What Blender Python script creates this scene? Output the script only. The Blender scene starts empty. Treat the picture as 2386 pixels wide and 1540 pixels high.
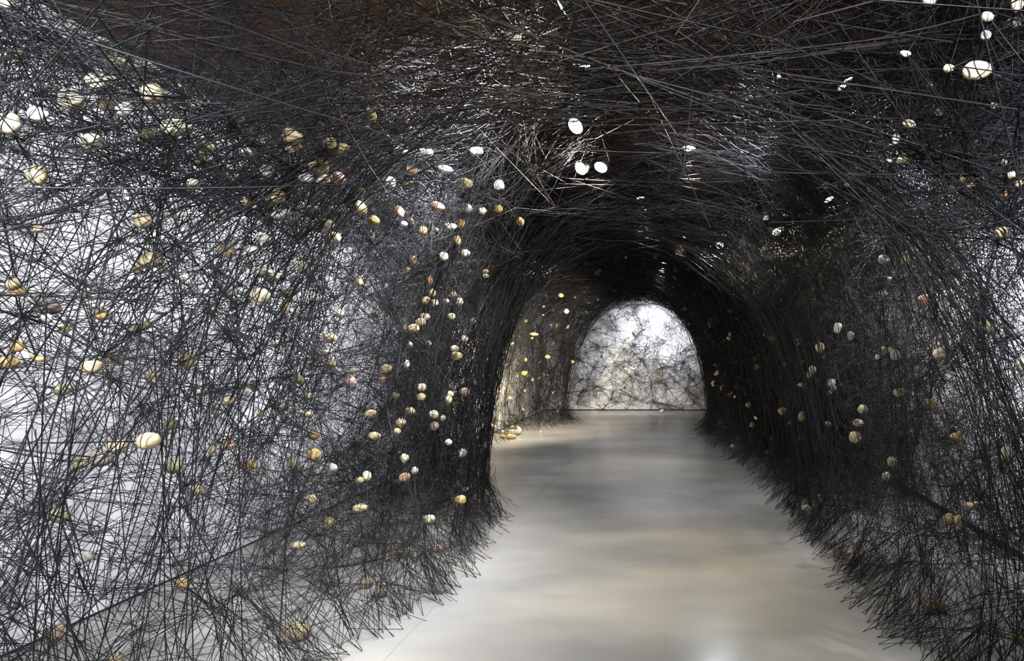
import bpy, bmesh, math, random
import numpy as np
from mathutils import Vector, Matrix, kdtree, noise
random.seed(7); rng = np.random.default_rng(11)
sc = bpy.context.scene; COL = sc.collection

# ------------------------------------------------------------------ camera
F = 1300.0                    # focal length in pixels of the 2386 px wide frame
PX, PY = 1574.0, 816.0        # vanishing point of the gallery in the photograph
EYE = 1.5
K = F / 1500.0
cam_d = bpy.data.cameras.new('camera'); cam = bpy.data.objects.new('camera', cam_d); COL.objects.link(cam)
cam.location = (0, 0, EYE); cam.rotation_euler = (math.pi/2, 0, 0)
cam_d.sensor_width = 36; cam_d.lens = F/2386*36
cam_d.shift_x = (1193-PX)/2386; cam_d.shift_y = (PY-770)/2386
cam_d.clip_start = .05
sc.camera = cam
sc.view_settings.view_transform = 'Standard'; sc.view_settings.look = 'None'
sc.view_settings.exposure = 0.0; sc.view_settings.gamma = 1; sc.view_settings.use_curve_mapping = False

# ------------------------------------------------------------------ world
w = bpy.data.worlds.new('world'); sc.world = w; w.use_nodes = True
w.node_tree.nodes['Background'].inputs[0].default_value = (.5, .55, .7, 1)
w.node_tree.nodes['Background'].inputs[1].default_value = .01
try:
    sc.cycles.max_bounces = 3; sc.cycles.diffuse_bounces = 3; sc.cycles.glossy_bounces = 2; sc.cycles.transmission_bounces = 0
    sc.cycles.sample_clamp_indirect = 4; sc.cycles.adaptive_threshold = .02
except Exception: pass

# ------------------------------------------------------------------ lamps, some added for their light: (x, y, z, aim, watts, colour, cone degrees, lens brightness)
WARM, COOL, NEUT = (1, .86, .60), (.92, .94, 1), (1, .96, .9)
XW0, XW1, YB, YF, ZC = -3.29, 2.48, 16.1*K, -2.6, 3.3
LAMPS = [
 (-.59, 3.34, 2.85, (-1.6, 1.6, .9), 130, NEUT, 165, 220),
 (-.69, 4.12, 2.85, (-1.9, 2.0, .8), 130, NEUT, 165, 300),
 (-.55, 4.14, 2.87, (-1.0, 2.9, .9), 170, WARM, 165, 300),
 (-.78, 2.62, 2.93, (-3.2, 3.6, 1.2), 1200, COOL, 112, 60),
 (-.46, 2.35, 2.95, (-3.2, 2.6, 1.2), 230, WARM, 140, 40),
 (.90, 3.00, 2.95, (2.4, 2.6, .9), 320, COOL, 90, 40),
 (1.10, 6.10, 2.80, (1.6, 4.2, 1.0), 190, WARM, 160, 200),
 (.54, 6.85, 2.80, (.3, 4.4, .6), 160, COOL, 160, 200),
 (1.45, 5.30, 2.95, (2.4, 4.6, 1.0), 190, WARM, 105, 40),
 (-2.05, 5.00, 3.05, (-3.25, 5.6, 1.1), 1400, COOL, 112, 40),  # added wall washer, brightens the left wall behind the pier
 (-1.50, 3.95, 3.05, (-3.2, 4.1, 1.2), 1300, COOL, 116, 40),  # added wall washer for the near left wall
 (-1.60, .30, 3.05, (-3.2, 2.3, 1.0), 1500, COOL, 110, 30),
 (-.90, -1.3, 2.95, (-2.6, 3.3, 1.6), 900, COOL, 62, 30),  # added unseen behind the camera, brightens left wall and pebbles
 (1.45, 1.20, 3.05, (2.4, 2.8, 1.1), 1600, COOL, 105, 30),
 (1.50, 3.90, 3.05, (2.4, 4.4, 1.1), 2000, COOL, 90, 40),
 (-1.90, 8.00, 2.78, (-3.2, 9.9, 1.7), 2300, WARM, 110, 40),
 (-1.30, 9.30, 2.80, (-3.0, 10.9, 1.4), 260, WARM, 60, 40),  # added spot, warms the bay side of the second pier
 (-2.60, 9.90, 3.00, (-2.7, 9.7, 0), 330, COOL, 70, 40),
 (-.60, 13.30, 3.10, (-.62, 13.95, 1.5), 240, COOL, 74, 40),
 (-.1, 12.2, 3.0, (-.75, 13.9, 1.5), 1000, COOL, 80, 40),
 (-1.90, 12.0, 3.00, (-2.4, 13.9, 1.4), 150, COOL, 90, 40),
 (.95, 12.4, 3.00, (1.1, 13.9, 1.2), 150, NEUT, 100, 40),
 (.10, .20, 3.00, (-.2, 3.6, 0), 20, NEUT, 90, 30),
 (.10, 4.15, 3.02, (.05, 3.9, 0), 300, WARM, 46, 30),  # added downlight, makes a warm pool on the aisle floor
 (-.35, 5.5, 3.02, (.15, 5.7, 0), 260, COOL, 44, 30),  # added downlight, cool pool farther along the aisle
 (-.5, 3.0, 3.05, (-.95, 3.1, 0), 120, COOL, 46, 30),  # added downlight, cool pool in the left foreground
 (.1, 7.4, 3.02, (-.5, 7.2, 0), 330, WARM, 44, 30),  # added downlight, warm pool past the first arch
 (-.2, 9.6, 3.02, (-.9, 9.4, 0), 240, NEUT, 46, 30),  # added downlight, neutral pool toward the second arch
 (.55, 2.80, 2.98, (-.1, 5.1, 2.45), 1100, COOL, 64, 40),  # added spot, lights the front face of the first arch
 (.7, -1.5, 2.75, (.8, 2.6, 2.62), 1900, COOL, 52, 30),  # added unseen behind the camera, lights canopy threads at right
 (-.3, -1.7, 2.75, (-.2, 3.0, 2.65), 1700, WARM, 40, 30),  # added unseen behind the camera, warm light on the middle canopy threads
]

POWER = 0.8
# ------------------------------------------------------------------ helpers
def mat(name, color, rough=.6, spec=.5, nodes=None):
    m = bpy.data.materials.new(name); m.use_nodes = True
    b = m.node_tree.nodes['Principled BSDF']
    b.inputs['Base Color'].default_value = (*color, 1); b.inputs['Roughness'].default_value = rough
    b.inputs['Specular IOR Level'].default_value = spec
    if nodes: nodes(m.node_tree, b)
    return m
def noisy(scale, c0, c1, detail=4, stretch=None, bump=0, bscale=None, lo=.3, hi=.7, objrand=False):
    def f(nt, b):
        N, L = nt.nodes, nt.links
        tc = N.new('ShaderNodeTexCoord'); mp = N.new('ShaderNodeMapping'); L.new(tc.outputs['Object'], mp.inputs[0])
        if stretch: mp.inputs['Scale'].default_value = stretch
        if objrand:
            oi = N.new('ShaderNodeObjectInfo'); vm = N.new('ShaderNodeVectorMath'); vm.operation = 'SCALE'
            vm.inputs[0].default_value = (31, 17, 23); L.new(oi.outputs['Random'], vm.inputs['Scale']); L.new(vm.outputs[0], mp.inputs['Location'])
        n = N.new('ShaderNodeTexNoise'); n.inputs['Scale'].default_value = scale; n.inputs['Detail'].default_value = detail
        L.new(mp.outputs[0], n.inputs['Vector'])
        r = N.new('ShaderNodeValToRGB'); e = r.color_ramp.elements
        e[0].position = lo; e[1].position = hi; e[0].color = (*c0, 1); e[1].color = (*c1, 1)
        L.new(n.outputs[0], r.inputs[0]); L.new(r.outputs[0], b.inputs['Base Color'])
        if bump:
            n2 = N.new('ShaderNodeTexNoise'); n2.inputs['Scale'].default_value = bscale or scale*4; n2.inputs['Detail'].default_value = 5
            L.new(mp.outputs[0], n2.inputs['Vector'])
            bp = N.new('ShaderNodeBump'); bp.inputs['Strength'].default_value = bump; bp.inputs['Distance'].default_value = .01
            L.new(n2.outputs[0], bp.inputs['Height']); L.new(bp.outputs[0], b.inputs['Normal'])
    return f
def lin(c): return tuple(((v+.055)/1.055)**2.4 if v > .04 else v/12.92 for v in c)
def link(name, me, m=None, parent=None, **props):
    o = bpy.data.objects.new(name, me); COL.objects.link(o)
    if m is not None and me is not None and not me.materials: me.materials.append(m)
    if parent: o.parent = parent
    for k, v in props.items(): o[k] = v
    return o
def box(x0, x1, y0, y1, z0, z1):
    bm = bmesh.new(); bmesh.ops.create_cube(bm, size=1)
    for v in bm.verts:
        v.co = ((x0+x1)/2+v.co.x*(x1-x0), (y0+y1)/2+v.co.y*(y1-y0), (z0+z1)/2+v.co.z*(z1-z0))
    me = bpy.data.meshes.new('box'); bm.to_mesh(me); bm.free(); return me

M_WALL = mat('white wall paint', (.8, .8, .82), .75, .3, noisy(1.2, (.76,.765,.79), (.84,.84,.86), 3, bump=.05, bscale=60))
M_FLOOR = mat('grey painted board', (.4, .4, .4), .24, .5, noisy(1.6, (.21,.215,.228), (.335,.33,.312), 6, (.55, 1.3, 1), bump=.04, bscale=9))
M_JOINT = mat('board joint', (.2, .2, .19), .8)
M_CEIL = mat('brown ceiling board', (.2, .09, .03), .7, .3, noisy(2.5, (.06,.022,.006), (.13,.048,.013), 6, (.3, 4, 1)))
M_SKIRT = mat('black skirting', (.012, .012, .014), .5)
M_YARN = mat('black wool yarn', (.0085, .0085, .0105), .5, .25)
M_METAL = mat('lamp metal', (.03, .03, .03), .4)

# ------------------------------------------------------------------ room
S = 'structure'
link('wall_left', box(XW0-.12, XW0, YF, YB, -.1, ZC+.1), M_WALL, kind=S, label='white gallery wall behind the left yarn net')
link('wall_right', box(XW1, XW1+.12, YF, YB, -.1, ZC+.1), M_WALL, kind=S, label='white gallery wall behind the right yarn net')
link('wall_back', box(XW0-.12, XW1+.12, YB, YB+.12, -.1, ZC+.1), M_WALL, kind=S, label='brightly lit white end wall')
link('wall_front', box(XW0-.12, XW1+.12, YF-.12, YF, -.1, ZC+.1), M_WALL, kind=S)
link('ceiling', box(XW0-.12, XW1+.12, YF, YB, ZC, ZC+.1), M_CEIL, kind=S, label='dark brown ceiling glimpsed through the yarn')
fl = link('floor', box(XW0, XW1, YF, YB, -.08, -.004), M_JOINT, kind=S, label='smooth grey floor of long boards')
xs = [XW0, -2.765, -1.41, -.054, 1.30, XW1]
for i in range(5):
    me = box(xs[i]+.0008, xs[i+1]-.0008, YF, YB, -.004, 0)
    link('floor_panel', me, M_FLOOR, fl)
link('baseboard_right', box(XW1-.012, XW1, YF, YB, 0, .05), M_SKIRT, kind=S, label='black skirting strip')
link('baseboard_left', box(XW0, XW0+.005, YF, YB, 0, .012), M_SKIRT, kind=S, label='thin black skirting strip')
link('baseboard_back', box(XW0+.01, XW1-.012, YB-.008, YB, 0, .025), M_SKIRT, kind=S, label='thin black line at the foot of the end wall')

# ------------------------------------------------------------------ tunnel shape (void the visitors walk through)
def tab(rows):
    a = np.array(rows, float); return a[:, 0]*K, a[:, 1]
TXL = tab([(-3,-3.0),(0.8,-3.1),(1.6,-2.5),(2.4,-1.95),(3.24,-1.60),(3.9,-1.45),(4.75,-1.48),(5.86,-1.60),(6.6,-1.85),(7.6,-2.75),(9,-2.95),(10.8,-2.9),(11.6,-2.95),(12.4,-2.45),(13.3,-2.05),(14.2,-2.3),(17,-2.5)])
TXR = tab([(-3,2.2),(0.8,2.1),(1.6,1.5),(2.4,1.28),(3.15,1.21),(5.2,1.09),(7.4,.98),(9.2,.74),(11,.42),(12.2,.46),(13.4,.62),(14.2,.95),(17,1.1)])
TH  = tab([(-3,3.2),(0.6,3.15),(1.1,2.75),(1.7,2.45),(2.4,2.36),(3.0,2.76),(4.6,2.82),(5.2,2.62),(5.9,2.52),(6.6,2.72),(7.6,2.97),(11,2.93),(12.3,2.6),(13.3,2.50),(14.2,2.8),(17,2.9)])
PE = 2.5
def void(p):
    """<1 inside the walk-through void, >1 in the web"""
    y = p[:, 1]; xl = np.interp(y, *TXL); xr = np.interp(y, *TXR); h = np.interp(y, *TH)
    c = (xl+xr)/2; z = np.maximum(p[:, 2], 0)
    hw = (xr-xl)/2*(1+.10*(1-np.exp(-z/.3)))
    v = ((np.abs(p[:, 0]-c)/hw)**PE + (z/h)**PE)**(1/PE)
    # the end bay: open up to a thin net hanging before the end wall
    return np.where(y > 15.1*K, np.where(y > 15.25*K, 1.6, v), v)
def grad_xz(p):
    e = 1e-3; a = p.copy(); a[:, 0] += e; b = p.copy(); b[:, 2] += e; v = void(p)
    g = np.stack([(void(a)-v)/e, np.zeros(len(p)), (void(b)-v)/e], 1)
    return g/(np.linalg.norm(g, axis=1, keepdims=True)+1e-6)

def region(p):
    x, y, z = p.T; yo = y/K
    r = np.full(len(p), 2)                       # canopy front
    r[(yo > 5.4)] = 3                            # canopy back
    left = (x < -1.3) & (z < 2.45); right = (x > .55) & (z < 2.45)
    r[left & (yo <= 5.1)] = 0
    r[left & (yo > 5.1) & (yo <= 7.4)] = 0
    r[left & (yo > 5.1) & (yo <= 7) & (x > -2.35)] = 4         # dense left pier
    r[left & (yo > 7.4) & (yo <= 12)] = 5          # left bay
    r[left & (yo > 12)] = 6
    r[right & (yo <= 6)] = 1
    r[right & (yo > 6)] = 7
    r[yo > 15.1] = 8
    return r
#        left right canF canB pier bay arch2 rfar back
HUBD  = [ 60,  70, 110, 70, 80, 60, 60,  70,  60 ]     # knots per cubic metre
STRD  = [640, 850, 620, 600, 1100, 360, 420, 620, 620]     # strands per cubic metre
LEN   = [.33, .33, .62, .60, .42, .40, .42, .42, .36]
ANI   = np.array([(.8,1,.95),(.8,1,1),(1.2,.9,.5),(1.3,.9,.5),(.6,.7,1.2),(.8,.9,1.0),(.6,.7,1.3),(.6,.8,1.3),(1.2,.5,1.1)])
RAD   = [.00125, .0013, .0015, .0017, .0016, .0019, .0021, .0017, .0018]

# sample candidate points
def cand(n):
    p = np.stack([rng.uniform(XW0+.02, XW1-.02, n), rng.uniform(.95, YB-.02, n), rng.uniform(.03, ZC-.04, n)], 1)
    return p
VOL = (XW1-XW0-.04)*(YB-.97)*(ZC-.07)
def thin(p):
    """fewer threads right under the ceiling beside the left wall and in the near field"""
    x, y, z = p.T
    f = np.ones(len(p))
    f *= np.where((z > 2.6) & (x < -1.3) & (y < 5.4), .62, 1)
    f *= np.where((z > 2.15) & (z < 2.6) & (x < -1.3) & (y < 5.4), 1.7, 1)
    f *= np.clip((np.linalg.norm(p-np.array([0, 0, EYE]), axis=1)-1.0)/1.2, 0, 1)
    f *= np.where((p[:, 1] > 13.4*K) & (p[:, 1] < 15.2*K), .5, 1)
    # the net sags thinner away from the aisle side, with denser drifts
    n1 = np.sin(x*2.1+y*1.3)*np.sin(y*1.9-z*1.7)*np.sin(z*2.3+x)
    return f*(1+.45*n1)
def sample(dens, mult=1.0):
    d = np.array(dens, float)*mult; n = int(VOL*d.max()*2)
    out = []
    p = cand(n); r = region(p); keep = rng.random(n) < d[r]/d.max()*thin(p)/2
    p = p[keep]; v = void(p); return p[v > 1.0]
hubs = sample(HUBD)
hubs = hubs[np.lexsort((hubs[:, 1],))]
kd = kdtree.KDTree(len(hubs))
for i, h in enumerate(hubs): kd.insert(h, i)
kd.balance()
hubpop = rng.lognormal(0, 1.3, len(hubs))
lampP = np.array([l[:3] for l in LAMPS])

A, B, R_, G_ = [], [], [], []       # strand starts, ends, radius, region
def seg_pt(a, b, c):
    d = b-a; t = np.clip(((c-a)*d).sum(1)/(d*d).sum(1), 0, 1)[:, None]
    return np.linalg.norm(a+d*t-c, axis=1)
def accept(a, b, r, reg, vmin=.97):
    ok = np.linalg.norm(b-a, axis=1) > .03
    for t in (.25, .5, .75):
        ok &= void(a+(b-a)*t) > vmin
    for c in lampP: ok &= seg_pt(a, b, c) > .075
    ok &= seg_pt(a, b, np.array([0., 0., EYE])) > 1.0
    A.append(a[ok]); B.append(b[ok]); R_.append(r[ok]); G_.append(reg[ok])
def pick(starts_reg_len):
    pass
# --- volume strands from knot to knot
pts = sample(STRD)
idx = []
for q in pts:                                       # snap the start to one of the nearest knots, popular ones preferred
    c = kd.find_n(q, 3); wts = [hubpop[i]/(.05+d) for _, i, d in c]
    s = random.random()*sum(wts); k = 0
    while k < 2 and s > wts[k]: s -= wts[k]; k += 1
    idx.append(c[k][1])
idx = np.array(idx); a = hubs[idx]; reg = region(a)
lens = np.array(LEN)[reg]*rng.lognormal(0, .5, len(a))
dirs = rng.normal(size=a.shape)*ANI[reg]
skin = np.clip((1.22-void(a))/.2, 0, 1)            # along the face of the tunnel threads follow the arch
g = grad_xz(a); tang = np.stack([-g[:, 2], np.zeros(len(a)), g[:, 0]], 1)
isskin = rng.random(len(a)) < skin*np.array([.03, .04, .25, .3, .5, .2, .5, .2, 0])[reg]
ts = (tang*rng.choice([-1, 1], len(a))[:, None]*1.0 + rng.normal(size=a.shape)*np.array([.26, .5, .26]))
dirs = np.where(isskin[:, None], ts, dirs); dirs /= np.linalg.norm(dirs, axis=1, keepdims=True)
lens = np.clip(np.where(isskin, lens*1.35, lens), .1, 1.7)
tgt = a+dirs*lens[:, None]
tgt[:, 0] = np.clip(tgt[:, 0], XW0+.005, XW1-.005); tgt[:, 2] = np.clip(tgt[:, 2], .002, ZC-.005); tgt[:, 1] = np.minimum(tgt[:, 1], YB-.005)
j = np.array([kd.find(t)[1] for t in tgt])
near = hubs[j]
free = rng.random(len(a)) < .22
b = np.where(free[:, None] & (void(tgt) > 1.0)[:, None], tgt, near)
jit = np.where(rng.random(len(a)) < .7, .007, .05)[:, None]
a = a+rng.normal(size=a.shape)*jit; b = b+rng.normal(size=b.shape)*jit
for q in (a, b):
    q[:, 0] = np.clip(q[:, 0], XW0+.004, XW1-.004); q[:, 2] = np.clip(q[:, 2], .003, ZC-.004); q[:, 1] = np.minimum(q[:, 1], YB-.004)
accept(a, b, np.array(RAD)[reg]*rng.uniform(.8, 1.2, len(a)), reg, .965)

# --- long chords running along the inner face, parallel bundles round the arch
def chords(n, y0, y1, spread=.16, r=.0017):
    y = rng.uniform(y0*K, y1*K, n); th0 = rng.uniform(0, math.pi, n); dth = rng.choice([-1, 1], n)*rng.uniform(.18, .75, n)
    off = 1.0+np.abs(rng.normal(0, spread, n)); off2 = 1.0+np.abs(rng.normal(0, spread, n)); dy = rng.normal(0, .16, n)
    def P(th, y, off):
        th = np.clip(th, .01, math.pi-.01)
        xl = np.interp(y, *TXL); xr = np.interp(y, *TXR); h = np.interp(y, *TH); c = (xl+xr)/2; hw = (xr-xl)/2*1.08
        cx = np.cos(th); sx = np.sin(th); e = 2/PE
        return np.stack([c+hw*off*np.sign(cx)*np.abs(cx)**e, y, np.clip(h*off*sx**e, .01, ZC-.03)], 1)
    a = P(th0, y, off); b = P(th0+dth, y+dy, off2)
    accept(a, b, r*rng.uniform(.8, 1.25, n), region(a), .93)
chords(420, 2.1, 2.9, .06, .0019)
chords(1300, 4.9, 6.6, .06, .0017)
chords(260, 2.9, 5.0, .12)
chords(1500, 6.6, 12.2, .08, .0018)
chords(900, 12.2, 13.7, .06, .0022)
chords(250, 13.7, 15, .06, .0022)

# --- thick single threads hanging slack in the mouth of the canopy, close to the visitor
n = 900; na = np.stack([rng.uniform(-1.6, 2.2, n), rng.uniform(1.15, 2.7, n), rng.uniform(1.95, 3.0, n)], 1)
nd = rng.normal(size=na.shape)*np.array([1.5, .7, .45]); nd /= np.linalg.norm(nd, axis=1, keepdims=True)
nb = na+nd*rng.uniform(.5, 1.9, n)[:, None]; nb[:, 0] = np.clip(nb[:, 0], XW0+.02, XW1-.02); nb[:, 2] = np.clip(nb[:, 2], 1.9, ZC-.02)
accept(na, nb, rng.uniform(.0016, .0026, n), np.full(n, 2), .95)

# --- threads running down to the floor: everywhere under the net, and in fans along its hem
lo = hubs[(hubs[:, 2] < .62)]
rep = lo[rng.integers(0, len(lo), int(len(lo)*1.3))]; fa = rep+rng.normal(size=rep.shape)*.05
fb = fa.copy(); fb[:, :2] += rng.normal(size=(len(fa), 2))*.2; fb[:, 2] = .002
fb[:, 0] = np.clip(fb[:, 0], XW0+.02, XW1-.02); fb[:, 1] = np.minimum(fb[:, 1], YB-.02); fa[:, 2] = np.maximum(fa[:, 2], .01)
fa[:, 0] = np.clip(fa[:, 0], XW0+.01, XW1-.01); fa[:, 1] = np.minimum(fa[:, 1], YB-.01)
accept(fa, fb, np.full(len(fa), .0016), region(fa), .95)
lkd = kdtree.KDTree(len(lo))
for i, h in enumerate(lo): lkd.insert(h, i)
lkd.balance()
ea, eb = [], []
for side, T, n in ((-1, TXL, 420), (1, TXR, 560)):
    for _ in range(n):
        y = random.uniform(1.6*K, 14.6*K)
        if random.random() < .45: y = random.uniform(1.6*K, 6.3*K)
        xe = np.interp(y, *T); s = np.array([xe-side*random.triangular(-.17, .22, .0), y, .002])
        for _c in range(random.choice([2, 2, 3])):
            h = random.triangular(.08, .6, .15)
            up = np.array([xe+side*(.02+h*random.uniform(.2, .9)), y+random.gauss(0, .34)*(h+.25), h])
            if random.random() < .3: up = lo[lkd.find(up)[1]]
            if np.linalg.norm(up-s) < .6: ea.append(up); eb.append(s+rng.normal(size=3)*.003*np.array([1, 1, 0]))
ea = np.array(ea); eb = np.array(eb)
accept(ea, eb, np.full(len(ea), .0015), region(ea), .80)

# ------------------------------------------------------------------ pebbles: pixel centre, width, height, tone, optional distance hint
#   tones: c cream  t tan  w white  g grey  v olive  o ochre  r rust  p pink  b brown; capital = deep in the net; 'f' at the end = lying on the floor
PEB = '''10 5 40 30 c|270 150 50 42 V|228 190 46 38 c|165 232 50 44 c|355 218 48 42 t|287 253 28 36 w|90 265 44 32 w|22 289 46 48 c|451 243 40 36 G|455 270 38 32 G|403 295 46 38 c|428 287 36 30 G|212 331 42 38 c|345 308 42 30 V
250 240 40 35 V|85 408 38 46 t|682 317 46 32 t|685 343 38 24 t|768 333 26 36 v|797 348 38 28 t|578 353 36 22 w|622 399 32 26 w|685 380 38 28 V|743 388 42 36 t|712 412 32 26 w|746 415 40 22 w|787 415 34 26 p
452 427 28 22 c|636 456 46 38 t|662 433 12 11 o|576 472 15 18 o|593 480 12 10 c|702 477 14 14 w|711 486 16 11 o|655 498 42 20 w|334 515 40 36 t|410 500 16 14 c|520 497 14 14 c|569 510 12 11 w|762 525 32 32 c|776 554 34 26 c|88 534 24 17 t
522 408 34 26 V|470 375 34 24 V|202 465 24 22 G|378 497 26 20 G|480 340 40 28 V|35 125 30 28 V|118 125 34 40 G|866 268 20 32 v|945 290 26 24 B|936 354 34 22 c|993 357 30 20 w|1110 353 28 20 w|959 397 24 22 p|1038 395 34 20 w
909 425 24 26 w|945 426 14 12 o|1087 427 28 24 c|1163 432 24 24 g|843 444 16 13 o|839 487 30 34 t|790 490 32 24 V|931 493 20 28 r|1020 481 34 22 p|1087 485 26 22 g|1124 491 18 16 c|1159 487 22 18 o|1211 517 20 20 o|870 514 26 24 o
942 522 16 14 w|957 516 16 18 O|985 538 20 22 o|1013 534 16 10 w|1050 527 26 17 c|1074 522 15 22 o|1066 560 15 22 o|1034 597 20 20 c|1085 589 20 17 c|1131 633 14 10 r|1132 643 14 10 c|862 548 22 20 G|964 607 14 20 O|950 628 13 12 c
836 658 18 17 t|1002 653 12 22 r|1007 682 16 18 c|993 699 20 18 t|1012 706 18 16 c|1057 685 13 13 t|1072 702 13 16 c|1039 702 14 12 g|990 738 20 16 c|980 751 22 20 t|964 765 24 20 t|1052 737 18 15 c|1102 748 14 13 g|942 763 10 9 c|872 731 16 14 V
1083 789 14 14 c|1064 829 22 21 t|1060 812 18 15 c|998 800 13 13 g|955 803 12 14 g|900 859 24 20 t|948 848 12 18 w|818 865 22 10 v|817 888 26 22 p|890 882 16 13 r|983 903 17 18 c|981 925 20 18 t|1050 918 14 14 c|1045 932 16 20 t|1084 913 18 20 p
863 963 28 17 t|955 958 22 18 t|1011 965 22 18 c|1032 974 11 15 c|935 985 22 20 t|925 1006 18 17 t|1012 993 18 20 p|873 1015 28 17 t|920 922 18 16 V|527 585 38 32 t|612 553 34 20 w|585 581 28 20 w|353 606 50 36 v|319 625 18 30 t
365 592 13 11 w|701 621 30 26 c|462 625 14 9 w|605 632 34 19 c|634 643 32 26 c|418 646 26 14 c|30 660 32 28 t|45 680 36 20 o|212 662 14 16 G|192 690 15 13 v|453 677 24 24 g|533 679 28 30 g|607 690 42 42 c|670 685 26 22 V|663 718 18 34 t
738 698 28 12 g|792 730 20 19 c|112 716 50 34 B|109 742 24 22 w|150 766 24 13 o|236 735 32 20 o|490 722 26 18 t|341 757 20 17 v|307 770 22 14 v|771 788 24 20 t|757 820 20 11 c|771 847 20 20 v|732 828 13 20 B|40 807 26 26 o
22 843 38 30 o|90 834 34 14 o|213 853 44 32 t|271 833 44 34 t|440 840 42 32 v|640 799 16 16 w|357 880 30 28 v|148 907 42 26 v|416 930 13 10 w|532 935 32 20 t|593 902 20 17 V|453 900 18 13 V|695 884 22 20 v|720 922 15 16 t
713 965 28 17 t|607 966 16 13 t|400 988 26 26 V|345 1028 46 38 t|732 1015 26 18 o|272 1041 38 32 t|234 1068 44 38 b|189 1078 28 28 v|406 1087 40 28 v|493 1047 18 18 t|534 1038 26 22 r|560 1085 14 18 V|588 1083 28 20 o|681 1081 24 20 v
732 1059 26 26 o|773 1092 28 26 g|458 1143 24 24 t|724 1163 24 22 t|735 1120 20 12 V|140 1200 38 34 v|244 1228 44 26 g|195 1299 42 28 g|770 1220 22 28 v|698 1270 28 15 t|424 1360 28 24 o|130 1475 46 34 t f|690 1475 58 42 t f|268 1537 34 24 t f
943 1067 20 20 c|1077 1055 20 20 w|1046 1030 16 14 w|967 1096 16 17 w|943 1112 24 20 r|855 1109 18 24 c|838 1120 20 17 v|840 1183 34 18 t|1085 1139 13 10 c|1073 1164 26 20 o|1001 1209 24 20 c|1023 1278 24 18 p f|937 1291 26 20 t f|903 1301 22 13 t f
853 1360 26 24 v f|887 1381 30 24 v f|2166 3 30 20 p|2370 10 26 36 c|2301 39 26 20 c|2298 82 24 20 w|2110 125 24 14 w|1815 178 10 10 c|2211 159 24 17 c|2280 163 70 42 c|2360 55 40 26 G|2317 246 18 15 g|2088 323 16 24 w|2119 289 30 18 c
2110 369 42 20 c|2077 372 22 12 w|2340 377 14 13 w|2357 408 18 17 c|2194 417 14 13 w|2248 420 24 13 t|2260 432 24 12 p|2284 416 16 9 o|2218 437 17 13 r|2341 434 18 12 o|2375 427 20 14 t|2342 452 18 11 r|1923 433 14 14 c|1948 430 10 9 c|1976 429 16 9 w
2171 198 22 16 V|2190 262 26 20 G|1811 543 16 12 c|1785 508 14 10 c|1721 576 9 8 c|1783 577 14 9 t|2336 540 36 25 t|2060 605 26 22 g|2111 601 24 34 t|2154 700 28 28 r|2073 648 12 9 c|2058 682 20 18 c|1731 648 9 7 o|1952 764 18 24 w|1983 782 18 20 g
2298 762 36 32 v|2374 775 26 22 g|1911 810 22 22 c|1801 787 22 13 o|1893 861 17 17 c|1886 872 15 18 w|2066 815 24 16 t|2088 826 26 26 g|2045 832 10 12 w|2187 827 30 28 t|2220 847 20 24 c|2377 850 20 34 c|1938 892 18 18 c|1942 905 14 12 g
1932 915 14 11 g|2096 914 30 18 t|2165 940 28 24 o|1868 897 20 10 o|1823 958 20 18 v|1868 970 16 24 o|2010 953 24 19 c|2001 985 26 17 c|1994 1018 30 26 t|2232 1018 34 20 o|2139 878 14 13 v|2345 1056 26 32 c|2078 1075 22 22 c
2066 1109 22 20 c|2263 1177 34 22 t|2214 1208 28 24 t|2238 1214 26 28 t|1879 1184 22 14 c|1985 1305 28 24 t f|2178 1415 48 30 o f|2375 1490 30 24 o f|1793 1053 20 14 o f|1720 1022 14 9 v f|1172 1017 16 11 o f|1192 1018 24 12 o f|1194 1008 16 14 g f
1206 1008 18 14 g f|1210 999 16 7 w|1192 996 14 8 c|1149 992 14 8 g|1260 1007 10 6 t f|1320 725 12 12 w|1307 688 12 10 o|1309 668 10 7 O|1340 693 8 7 c|1363 684 6 5 c|1462 707 8 6 w|1462 693 8 9 w|1396 712 8 5 w|1416 717 9 7 w
1441 730 8 5 w|1300 758 12 14 V|1225 748 10 8 b|1245 779 20 8 r|1240 788 8 6 t|1209 783 8 4 w|1193 801 10 7 c|1161 817 8 5 w|1179 820 8 5 w|1276 832 12 10 t|1182 849 6 5 c|1225 838 10 6 t|1222 870 16 12 O|1241 885 10 9 o|1160 912 14 13 c
1188 928 10 8 t|1334 843 10 8 o|1395 772 10 8 G|1406 787 7 10 B|1438 768 6 12 G|1480 776 14 15 G|1499 766 6 10 B|1469 802 9 12 B|1505 812 7 10 B|1403 821 8 7 B|1402 830 7 7 B|1423 820 7 9 B|1366 821 8 9 G|1445 841 7 7 B
1488 823 9 5 V|1366 850 6 9 G|1427 861 5 13 G|1458 861 7 13 G|1474 859 7 16 B|1546 789 11 8 o|1533 879 7 7 V|1563 948 7 6 B|1541 958 12 8 o|1622 966 14 6 B|1468 917 7 10 G|1508 935 8 10 G'''
TONE = dict(c=(.82,.78,.67), t=(.68,.62,.49), w=(.88,.87,.84), g=(.58,.58,.56), v=(.52,.49,.37), o=(.66,.57,.38), r=(.68,.53,.42), p=(.70,.60,.55), b=(.46,.42,.39))
TNAME = dict(c='cream', t='tan', w='off-white', g='grey', v='olive', o='ochre', r='rust-coloured', p='pinkish', b='brown')
MP = {}
for k, c in TONE.items():
    c1 = lin(c); c0 = tuple(v*.7 for v in c1)
    MP[k] = mat('pebble '+TNAME[k], c1, .75, .3, noisy(2.2, c0, c1, 7, (1, 1, 2.2), bump=.25, bscale=9, lo=.3, hi=.62, objrand=True))
items = []
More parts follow.
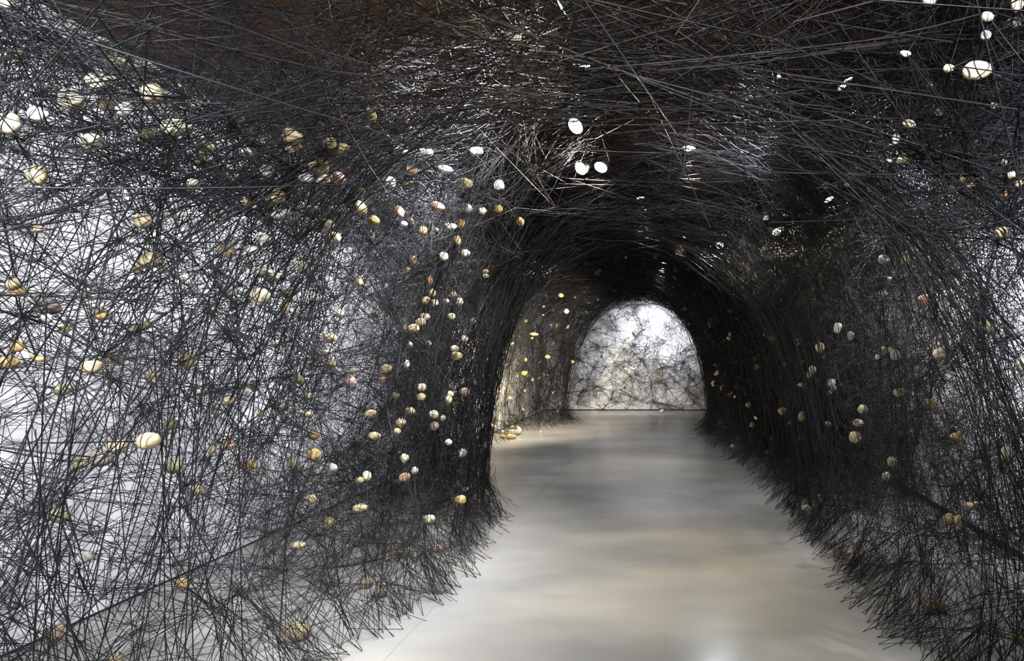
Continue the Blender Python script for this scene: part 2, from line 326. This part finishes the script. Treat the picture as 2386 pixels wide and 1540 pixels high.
for tok in PEB.replace('\n', '|').split('|'):
    q = tok.split()
    items.append(dict(x=float(q[0]), y=float(q[1]), w=float(q[2]), h=float(q[3]), t=q[4].lower(), deep=q[4].isupper(), floor=len(q) > 5))
ylist = np.arange(.9, YB, .02)
for it in items:
    rx, rz = (it['x']-PX)/F, -(it['y']-PY)/F
    if it['floor']:
        Y = EYE*F/(it['y']+it['h']*.42-PY); it['Y'] = Y; continue
    P = np.stack([rx*ylist, ylist, EYE+rz*ylist], 1)
    inroom = (P[:, 0] > XW0+.06) & (P[:, 0] < XW1-.06) & (P[:, 2] > .05) & (P[:, 2] < ZC-.1)
    web = inroom & (void(P) > 1.0)
    if not web.any(): it['Y'] = None; continue
    k0 = int(np.argmax(web)); y0 = ylist[k0]
    k1 = k0
    while k1+1 < len(web) and inroom[k1+1]: k1 += 1
    y1 = ylist[k1]
    s = random.uniform(.070, .092); Ys = F*s/max(it['w'], it['h'])
    lo_, hi_ = y0+.0, min(y1-.04, y0+.30)
    if it['y'] < 620 and (430 < it['x'] < 1260 or it['x'] > 1650): lo_, hi_ = y0-.06, y0+.12   # these dangle just under the canopy
    if it['deep']: lo_, hi_ = y0+.22, min(y1-.04, y0+.6)
    if y1 > YB-1.2 and abs(rx*YB) < 1.6 and .0 > rx > -.22: lo_, hi_ = max(lo_, 15.13*K), 15.3*K    # the net in front of the end wall
    it['Y'] = float(min(max(Ys, lo_), max(hi_, lo_)))
items = [i for i in items if i['Y']]
for it in items:
    Y = it['Y']; it['p'] = Vector(((it['x']-PX)/F*Y, Y, EYE-(it['y']-PY)/F*Y)); it['s'] = (it['w']*Y/F, it['h']*Y/F)
    dd = .78*math.sqrt(it['s'][0]*it['s'][1]); it['d'] = dd
    if it['floor']: it['p'].z = it['s'][1]*.5-.001
print('pebbles', len(items), 'visible max size', max(i['s'][0] for i in items))
# keep the biggest 300 as things
order = sorted(items, key=lambda i: -i['w']*i['h'])
things, rest = order[:300], order[300:]

# base shapes: unit stones that bulge, flatten and taper
def stone(kind, seed, sub=3):
    bm = bmesh.new(); bmesh.ops.create_icosphere(bm, subdivisions=sub, radius=1)
    off = Vector((seed*3.7, seed*1.9, -seed*2.3))
    for v in bm.verts:
        n = v.co.normalized(); r = 1+.16*noise.noise(n*1.1+off)+.06*noise.noise(n*2.6+off)
        if kind == 'angular':
            for pl in PLANES[seed % 4]:
                d = n.dot(pl)
                if d > .1: r = min(r, .86/d)
        v.co = n*r
        if kind == 'egg-shaped': v.co.z *= 1-.20*v.co.x; v.co.y *= 1-.16*v.co.x
        if kind == 'bean-shaped': v.co.z += .28*(v.co.x**2)-.10
        if kind == 'lumpy': v.co *= 1+.13*noise.noise(n*3.1-off)
    # back to unit half-extents
    ex = [max(abs(v.co[i]) for v in bm.verts) for i in range(3)]
    for v in bm.verts: v.co = Vector((v.co.x/ex[0], v.co.y/ex[1], v.co.z/ex[2]))
    for f in bm.faces: f.smooth = True
    return bm
PLANES = [[Vector((random.gauss(0, 1), random.gauss(0, 1), random.gauss(0, 1))).normalized() for _ in range(9)] for _ in range(4)]
KINDS = ['round', 'oval', 'egg-shaped', 'angular', 'lumpy', 'bean-shaped']
from mathutils.bvhtree import BVHTree
SH = {}
for k in KINDS:
    for s in range(3): SH[k, s] = stone(k, s+KINDS.index(k)*3+1)
MESH = {}
def stone_mesh(k, s, tone):
    if (k, s, tone) not in MESH:
        me = bpy.data.meshes.new('pebble'); SH[k, s].to_mesh(me); me.materials.append(MP[tone]); MESH[k, s, tone] = me
    return MESH[k, s, tone]
LOOP = {}
def loop_mesh(k, s, v):
    """yarn laid round the stone, one to three turns"""
    if (k, s, v) in LOOP: return LOOP[k, s, v]
    bvh = BVHTree.FromBMesh(SH[k, s]); rnd = random.Random(hash((KINDS.index(k), s, v)))
    vs, fs = [], []
    for t in range((1, 2, 2, 3)[v]):
        a = rnd.uniform(-.8, .8); bb = rnd.uniform(-.5, .5) if v < 2 else rnd.uniform(-1.2, 1.2); N = 26; sh = rnd.uniform(-.3, .3)
        nrm = Vector((math.cos(a), bb*.6, math.sin(a))).normalized(); u = nrm.orthogonal().normalized(); w_ = nrm.cross(u); base = len(vs)
        for i in range(N):
            th = 2*math.pi*i/N; d = (u*math.cos(th)+w_*math.sin(th)); c = nrm*sh
            hit = bvh.ray_cast(c+d*3, -d); p = hit[0] if hit[0] else c+d
            for m_ in range(4):
                ph = math.pi/2*m_; vs.append(p+(d*math.cos(ph)+nrm*math.sin(ph))*.042+d*.012)
        for i in range(N):
            for m_ in range(4):
                i2 = (i+1) % N; m2 = (m_+1) % 4
                fs.append((base+i*4+m_, base+i*4+m2, base+i2*4+m2, base+i2*4+m_))
    me = bpy.data.meshes.new('yarn_loop'); me.from_pydata(vs, [], fs); me.materials.append(M_YARN)
    me.polygons.foreach_set('use_smooth', [True]*len(fs)); LOOP[k, s, v] = me; return me

# where each pebble is, in words
def place(it):
    x, y = it['x'], it['y']
    if it['floor']:
        if x < 760: return 'pebbles on the floor in the left foreground', 'on the grey floor, left foreground'
        if x < 1100: return 'pebbles on the floor by the left hem', 'on the floor at the left net hem'
        if x < 1500: return 'pebbles heaped on the far floor', 'on the far floor before the second arch'
        return 'pebbles on the floor by the right hem', 'on the floor under the right net'
    if it['p'].y > 15*K: return 'pebbles against the end wall', 'before the bright end wall'
    if x < 1130:
        c = ('at the left frame edge', 'left part of left wall', 'middle of left wall', 'beside the dark left pier', 'on the dark left pier')[min(4, int(x/235))]
        r = ('high by the ceiling,', 'in the upper net,', 'just above mid-height,', 'at mid-height,', 'below mid-height,', 'low near the floor,')[min(5, int(max(0, y-90)/215))]
        return 'pebbles tied into the left net', (r+' '+c) 
    if x < 1640:
        if y < 560: return 'pebbles under the canopy', 'under the canopy left of the lamps'
        return ('pebbles in the far bay', 'in the far left bay, upper half') if y < 780 else ('pebbles in the far bay', 'in the far left bay, lower half')
    c = 'on the right net, deep end' if x < 1960 else ('on the right net, middle stretch' if x < 2200 else 'at the right frame edge')
    r = ('above everything' if y < 220 else 'in the dark upper net' if y < 480 else 'above mid-height' if y < 720 else 'below mid-height' if y < 960 else 'near the skirting')
    return 'pebbles tied into the right net', r+' '+c
SPECIAL = {(690,1475):'largest tan pebble lying on the grey floor in the bottom left foreground',
 (130,1475):'tan pebble lying at the foot of the left wall, bottom left corner',
 (268,1537):'tan pebble cut by the bottom frame edge, left foreground floor',
 (2280,163):'large cream wedge-shaped stone hanging near the top right corner',
 (636,456):'smooth tan oval stone crossed by one thread, below the long white stone',
 (712,412):'white stone forming the left half of the bright white pair',
 (746,415):'long white stone forming the right half of the bright white pair',
 (787,415):'pinkish stone touching the right end of the bright white pair',
 (607,690):'big cream egg-shaped stone, brightest in the middle of the left net',
 (271,833):'pale tan stone hanging above right of the flat tan stone, left net',
 (213,853):'flat tan stone just below left of the pale tan stone, left net',
 (345,1028):'large tan stone, uppermost of the diagonal row of four on the left wall',
 (272,1041):'tan stone, second of the diagonal row of four on the left wall',
 (234,1068):'brown-grey stone, third of the diagonal row of four on the left wall',
 (189,1078):'small olive stone ending the diagonal row of four on the left wall',
 (355,218):'tan oval pebble banded by one thread, close under the ceiling edge at left',
 (22,289):'cream stone at the extreme left edge, level with the upper pebble cluster',
 (165,232):'angular cream stone in the upper left pebble cluster',
 (2154,700):'rust-coloured stone in front of the bright part of the right wall',
 (1985,1305):'tan-grey pebble on the floor, foremost under the right net hem',
 (2178,1415):'flat ochre pebble on the floor under the right net foreground',
 (887,1381):'olive pebble on the floor at the left net hem, nearest the open aisle',
 (853,1360):'olive pebble on the floor just left behind its twin at the hem',
 (1211,517):'lone ochre pebble right of the others beneath the canopy, near the lamps',
 (424,1360):'ochre pebble hanging low before the left wall and floor corner',
 (195,1299):'grey-olive stone hanging low at the left, above the floor corner',
 (140,1200):'olive angular stone low in the net near the left edge',
 (244,1228):'flat grey stone low in the net, right of the olive angular one'}
ORD = ['highest', 'second-highest', 'third-highest', 'fourth-highest', 'fifth-highest', 'sixth-highest', 'seventh-highest', 'eighth-highest', 'ninth-highest', 'tenth-highest', 'eleventh-highest', 'twelfth-highest', 'thirteenth-highest', 'fourteenth-highest', 'fifteenth-highest', 'sixteenth-highest']
for it in things:
    ar = it['w']/it['h']
    it['kind'] = random.choice(['oval', 'bean-shaped', 'oval', 'egg-shaped']) if ar > 1.3 else random.choice(['round', 'egg-shaped', 'angular', 'lumpy', 'round'])
    if (it['x'], it['y']) in ((165, 232), (22, 289), (140, 1200)): it['kind'] = 'angular'
    if (it['x'], it['y']) in ((2280, 163), (607, 690)): it['kind'] = 'egg-shaped'
    it['grp'], it['where'] = place(it)
cells = {}
for it in things: cells.setdefault((it['where'], it['t']), []).append(it)
seen = set()
for (wh, t), L in cells.items():
    L.sort(key=lambda i: i['y'])
    for n, it in enumerate(L):
        if len(L) == 1: lab = f"only {TNAME[t]} pebble {wh}"
        elif n == len(L)-1: lab = f"lowest {TNAME[t]} pebble {wh}"
        else: lab = f"{ORD[n]} {TNAME[t]} pebble {wh}"
        it['label'] = SPECIAL.get((int(it['x']), int(it['y'])), lab)
for n, it in enumerate(sorted(things, key=lambda i: i['Y'])):
    s = n % 3; me = stone_mesh(it['kind'], s, it['t'])
    o = link('pebble', me, None, None, label=it['label'], category='pebble', group=it['grp'])
    o.location = it['p']; o.scale = (it['s'][0]*.54, it['d']*.54, it['s'][1]*.54)
    tilt = random.uniform(-.3, .3)
    if it['floor']: tilt = 0
    o.rotation_euler = (0, tilt, 0)
    if it['w']*it['s'][0] > 0 and it['w'] >= 11:
        lm = loop_mesh(it['kind'], s, random.choice([0, 1, 2, 3]))
        link('yarn_loop', lm, None, o)
# the remaining small stones deep in the tunnel, past the three hundred
bm = bmesh.new()
def small(p, sx, sy, sz, i):
    r = bmesh.ops.create_icosphere(bm, subdivisions=2, radius=1)['verts']
    rot = Matrix.Rotation(random.uniform(0, 6), 3, 'Y'); off = Vector((i*1.3, i*.7, 2))
    fs = set()
    for v in r:
        n = v.co.normalized(); q = n*(1+.2*noise.noise(n*1.4+off)); v.co = rot @ Vector((q.x*sx, q.y*sy, q.z*sz)) + p
        fs.update(v.link_faces)
    mi = random.choices(range(4), (4, 4, 2, 2))[0]
    for f in fs: f.smooth = True; f.material_index = mi
for i, it in enumerate(rest): small(it['p'], it['s'][0]/2, it['d']/2, it['s'][1]/2, i)
cn = sample([2, 2, 4, 9, 2, 22, 16, 16, 5], 1.0); cn = cn[(cn[:, 1] > 5.6) & (void(cn) < 1.35)]
cn = cn[rng.permutation(len(cn))[:330]]
for i, p in enumerate(cn):
    s = random.uniform(.022, .045); small(Vector(p), s*random.uniform(.8, 1.3), s, s*random.uniform(.55, .95), i+50)
me = bpy.data.meshes.new('small_pebbles'); bm.to_mesh(me); bm.free()
for k in 'ctwo': me.materials.append(MP[k])
link('small_pebbles', me, kind='stuff', label='countless small pale pebbles scattered through the far nets', category='pebbles')

# --- threads that hold each pebble, fanning out from it to the nearest knots
ta, tb = [], []
for it in items:
    p = np.array(it['p'])
    if it['floor'] and random.random() < .2: continue
    for _c, i, d in kd.find_n(p, 14)[::2]:
        if d < .7:
            h = hubs[i]; u = (h-p)/max(d, 1e-3); ta.append(p+u*.4*np.array([it['s'][0], it['d'], it['s'][1]])); tb.append(h)
            if random.random() < .5: ta.append(ta[-1]+rng.normal(size=3)*.01); tb.append(h+rng.normal(size=3)*.03)
ta = np.array(ta); tb = np.array(tb); ta[:, 2] = np.maximum(ta[:, 2], .004); tb[:, 2] = np.maximum(tb[:, 2], .004)
nt_ = len(ta)
A1, B1, R1, G1 = map(np.concatenate, (A, B, R_, G_))
# no thread runs through a stone
ok = np.ones(len(A1), bool)
for it in items:
    c = np.array(it['p']); ok &= ~(seg_pt(A1, B1, c) < .42*max(it['s'][0], it['s'][1]))
A1, B1, R1, G1 = A1[ok], B1[ok], R1[ok], G1[ok]
A.clear(); B.clear(); R_.clear(); G_.clear()
accept(ta, tb, np.full(nt_, .0015), region(ta), .95)
A1 = np.concatenate([A1]+A); B1 = np.concatenate([B1]+B); R1 = np.concatenate([R1]+R_); G1 = np.concatenate([G1]+G_)

def strands(name, a, b, r, **props):
    L_ = np.linalg.norm(b-a, axis=1); k_ = np.maximum(1, np.ceil(L_/.20)).astype(int); ii = np.repeat(np.arange(len(a)), k_)
    jj = np.arange(len(ii))-np.repeat(np.cumsum(k_)-k_, k_); kk = k_[ii]
    sag = (rng.exponential(.012, len(a))*L_)[ii]; ab = (b-a)[ii]; a0 = a[ii]      # a thread is a chain of short straight pieces, slack ones sag
    def at_(t): q = a0+ab*t[:, None]; q[:, 2] = np.maximum(q[:, 2]-4*t*(1-t)*sag, .002); return q
    a, b, r = at_(jj/kk), at_((jj+1)/kk), r[ii]
    n = len(a); d = b-a; d /= np.linalg.norm(d, axis=1, keepdims=True)
    ref = np.where(np.abs(d[:, 2:3]) < .9, np.array([[0, 0, 1.]]), np.array([[1., 0, 0]]))
    u = np.cross(d, ref); u /= np.linalg.norm(u, axis=1, keepdims=True); v = np.cross(d, u)
    co = np.empty((n, 6, 3), np.float32)
    for k in range(3):
        th = 2*math.pi*k/3; o = (u*math.cos(th)+v*math.sin(th))*r[:, None]*1.15
        co[:, k] = a+o; co[:, 3+k] = b+o
    base = (np.arange(n)*6)[:, None]
    q = np.array([[0, 1, 4, 3, 1, 2, 5, 4, 2, 0, 3, 5]]); li = (base+q).reshape(-1).astype(np.int32)
    me = bpy.data.meshes.new(name); me.vertices.add(n*6); me.vertices.foreach_set('co', co.reshape(-1))
    me.loops.add(n*12); me.loops.foreach_set('vertex_index', li)
    me.polygons.add(n*3); me.polygons.foreach_set('loop_start', np.arange(n*3, dtype=np.int32)*4)
    me.polygons.foreach_set('use_smooth', np.ones(n*3, bool))
    me.update(calc_edges=True); me.materials.append(M_YARN)
    return link(name, me, kind='stuff', category='yarn net', **props)
NETS = [('yarn_net', 'black yarn net stretched before the near left wall'), ('yarn_net', 'black yarn net stretched before the near right wall'),
 ('yarn_canopy', 'black yarn canopy overhead round the nearest lamps'), ('yarn_canopy', 'dark yarn canopy over the far half of the tunnel'),
 ('yarn_arch', 'dense black yarn pier left of the first arch'), ('yarn_net', 'warm-lit yarn net lining the far left bay'),
 ('yarn_arch', 'black yarn pier of the second arch before the end wall'), ('yarn_net', 'very dark yarn net along the far right wall'),
 ('yarn_net', 'thin starry yarn net over the bright end wall')]
for k, (nm, lab) in enumerate(NETS):
    s = G1 == k; strands(nm, A1[s], B1[s], R1[s], label=lab); print(lab, int(s.sum()))
open('/tmp/cnt.txt','w').write(f'strands {len(A1)} hubs {len(hubs)} '+str([int((G1==k).sum()) for k in range(9)]))

# ------------------------------------------------------------------ spot lamps
def lathe(prof, n=20):
    vs = [(r*math.cos(2*math.pi*i/n), r*math.sin(2*math.pi*i/n), z) for r, z in prof for i in range(n)]
    fs = [(a*n+i, a*n+(i+1) % n, (a+1)*n+(i+1) % n, (a+1)*n+i) for a in range(len(prof)-1) for i in range(n)]
    fs.append(tuple(range(n))[::-1]); fs.append(tuple((len(prof)-1)*n+i for i in range(n)))
    me = bpy.data.meshes.new('lathe'); me.from_pydata(vs, [], fs); me.polygons.foreach_set('use_smooth', [len(p) == 4 for p in fs]); return me
me_body = lathe([(.030, .13), (.040, .12), (.042, .02), (.052, 0), (.052, -.02), (.047, -.02), (.044, 0.0)])
me_body.materials.append(M_METAL)
me_ring = lathe([(.047, .001), (.047, -.019), (.0, -.026)]); 
me_stem = lathe([(.009, 0), (.009, 1)], 10); me_stem.materials.append(M_METAL)
me_plate = box(-.05, .05, -.02, .02, -.03, 0); me_plate.materials.append(M_METAL)
LM = {}
def facing(n):
    l = LAMPS[n]; return 'the end wall' if l[1] > 11 else 'the canopy' if l[3][2] > 2.2 else 'the floor' if l[3][2] < .3 else 'the left wall' if l[3][0] < l[0] else 'the right wall'
def lamp_label(n):
    f = facing(n); same = sorted([k for k in range(3, len(LAMPS)) if facing(k) == f], key=lambda k: LAMPS[k][1]); i = same.index(n)
    return '%s to the camera of the yarn-veiled spotlights aimed at %s' % (['nearest', 'second nearest', 'third nearest', 'fourth nearest', 'fifth nearest', 'sixth nearest', 'seventh nearest', 'eighth nearest', 'ninth nearest', 'tenth nearest', 'eleventh nearest', 'twelfth nearest'][i], f)
for n, (x, y, z, aim, wt, colr, cone, lens) in enumerate(LAMPS):
    loc = Vector((x, y, z)); d = (Vector(aim)-loc).normalized()
    L = bpy.data.lights.new('spot', 'SPOT'); L.energy = wt*POWER; L.color = colr; L.spot_size = math.radians(cone); L.spot_blend = 1.0 if aim[2] == 0 else .7; L.shadow_soft_size = .03
    lo_ = bpy.data.objects.new('spot_light', L); COL.objects.link(lo_)
    lo_.location = loc+d*.03; lo_.rotation_euler = (-d).to_track_quat('Z', 'Y').to_euler()
    where = ['hanging nearest under the canopy gap', 'left one of the bright pair under the canopy', 'right one of the bright pair under the canopy'][n] if n < 3 else None
    root = link('spot_lamp', None, label=('black spotlight with glaring white lens, '+where) if where else lamp_label(n),
                category='spotlight', group='ceiling spotlights')
    root.location = (x, y, ZC)
    body = link('lamp_body', me_body, None, root); body.location = loc-Vector((x, y, ZC)); body.rotation_euler = (-d).to_track_quat('Z', 'Y').to_euler()
    key = (colr, lens)
    if key not in LM:
        m = bpy.data.materials.new('lamp lens'); m.use_nodes = True; b = m.node_tree.nodes['Principled BSDF']
        b.inputs['Emission Color'].default_value = (*colr, 1); b.inputs['Emission Strength'].default_value = lens
        me = me_ring.copy(); me.materials.append(m); LM[key] = me
    link('lens', LM[key], None, root).matrix_basis = body.matrix_basis.copy()
    st = link('stem', me_stem, None, root); st.location = loc-Vector((x, y, ZC))-d*.08; st.scale = (1, 1, ZC-z-abs(d.z)*.08)
    link('ceiling_plate', me_plate, None, root)
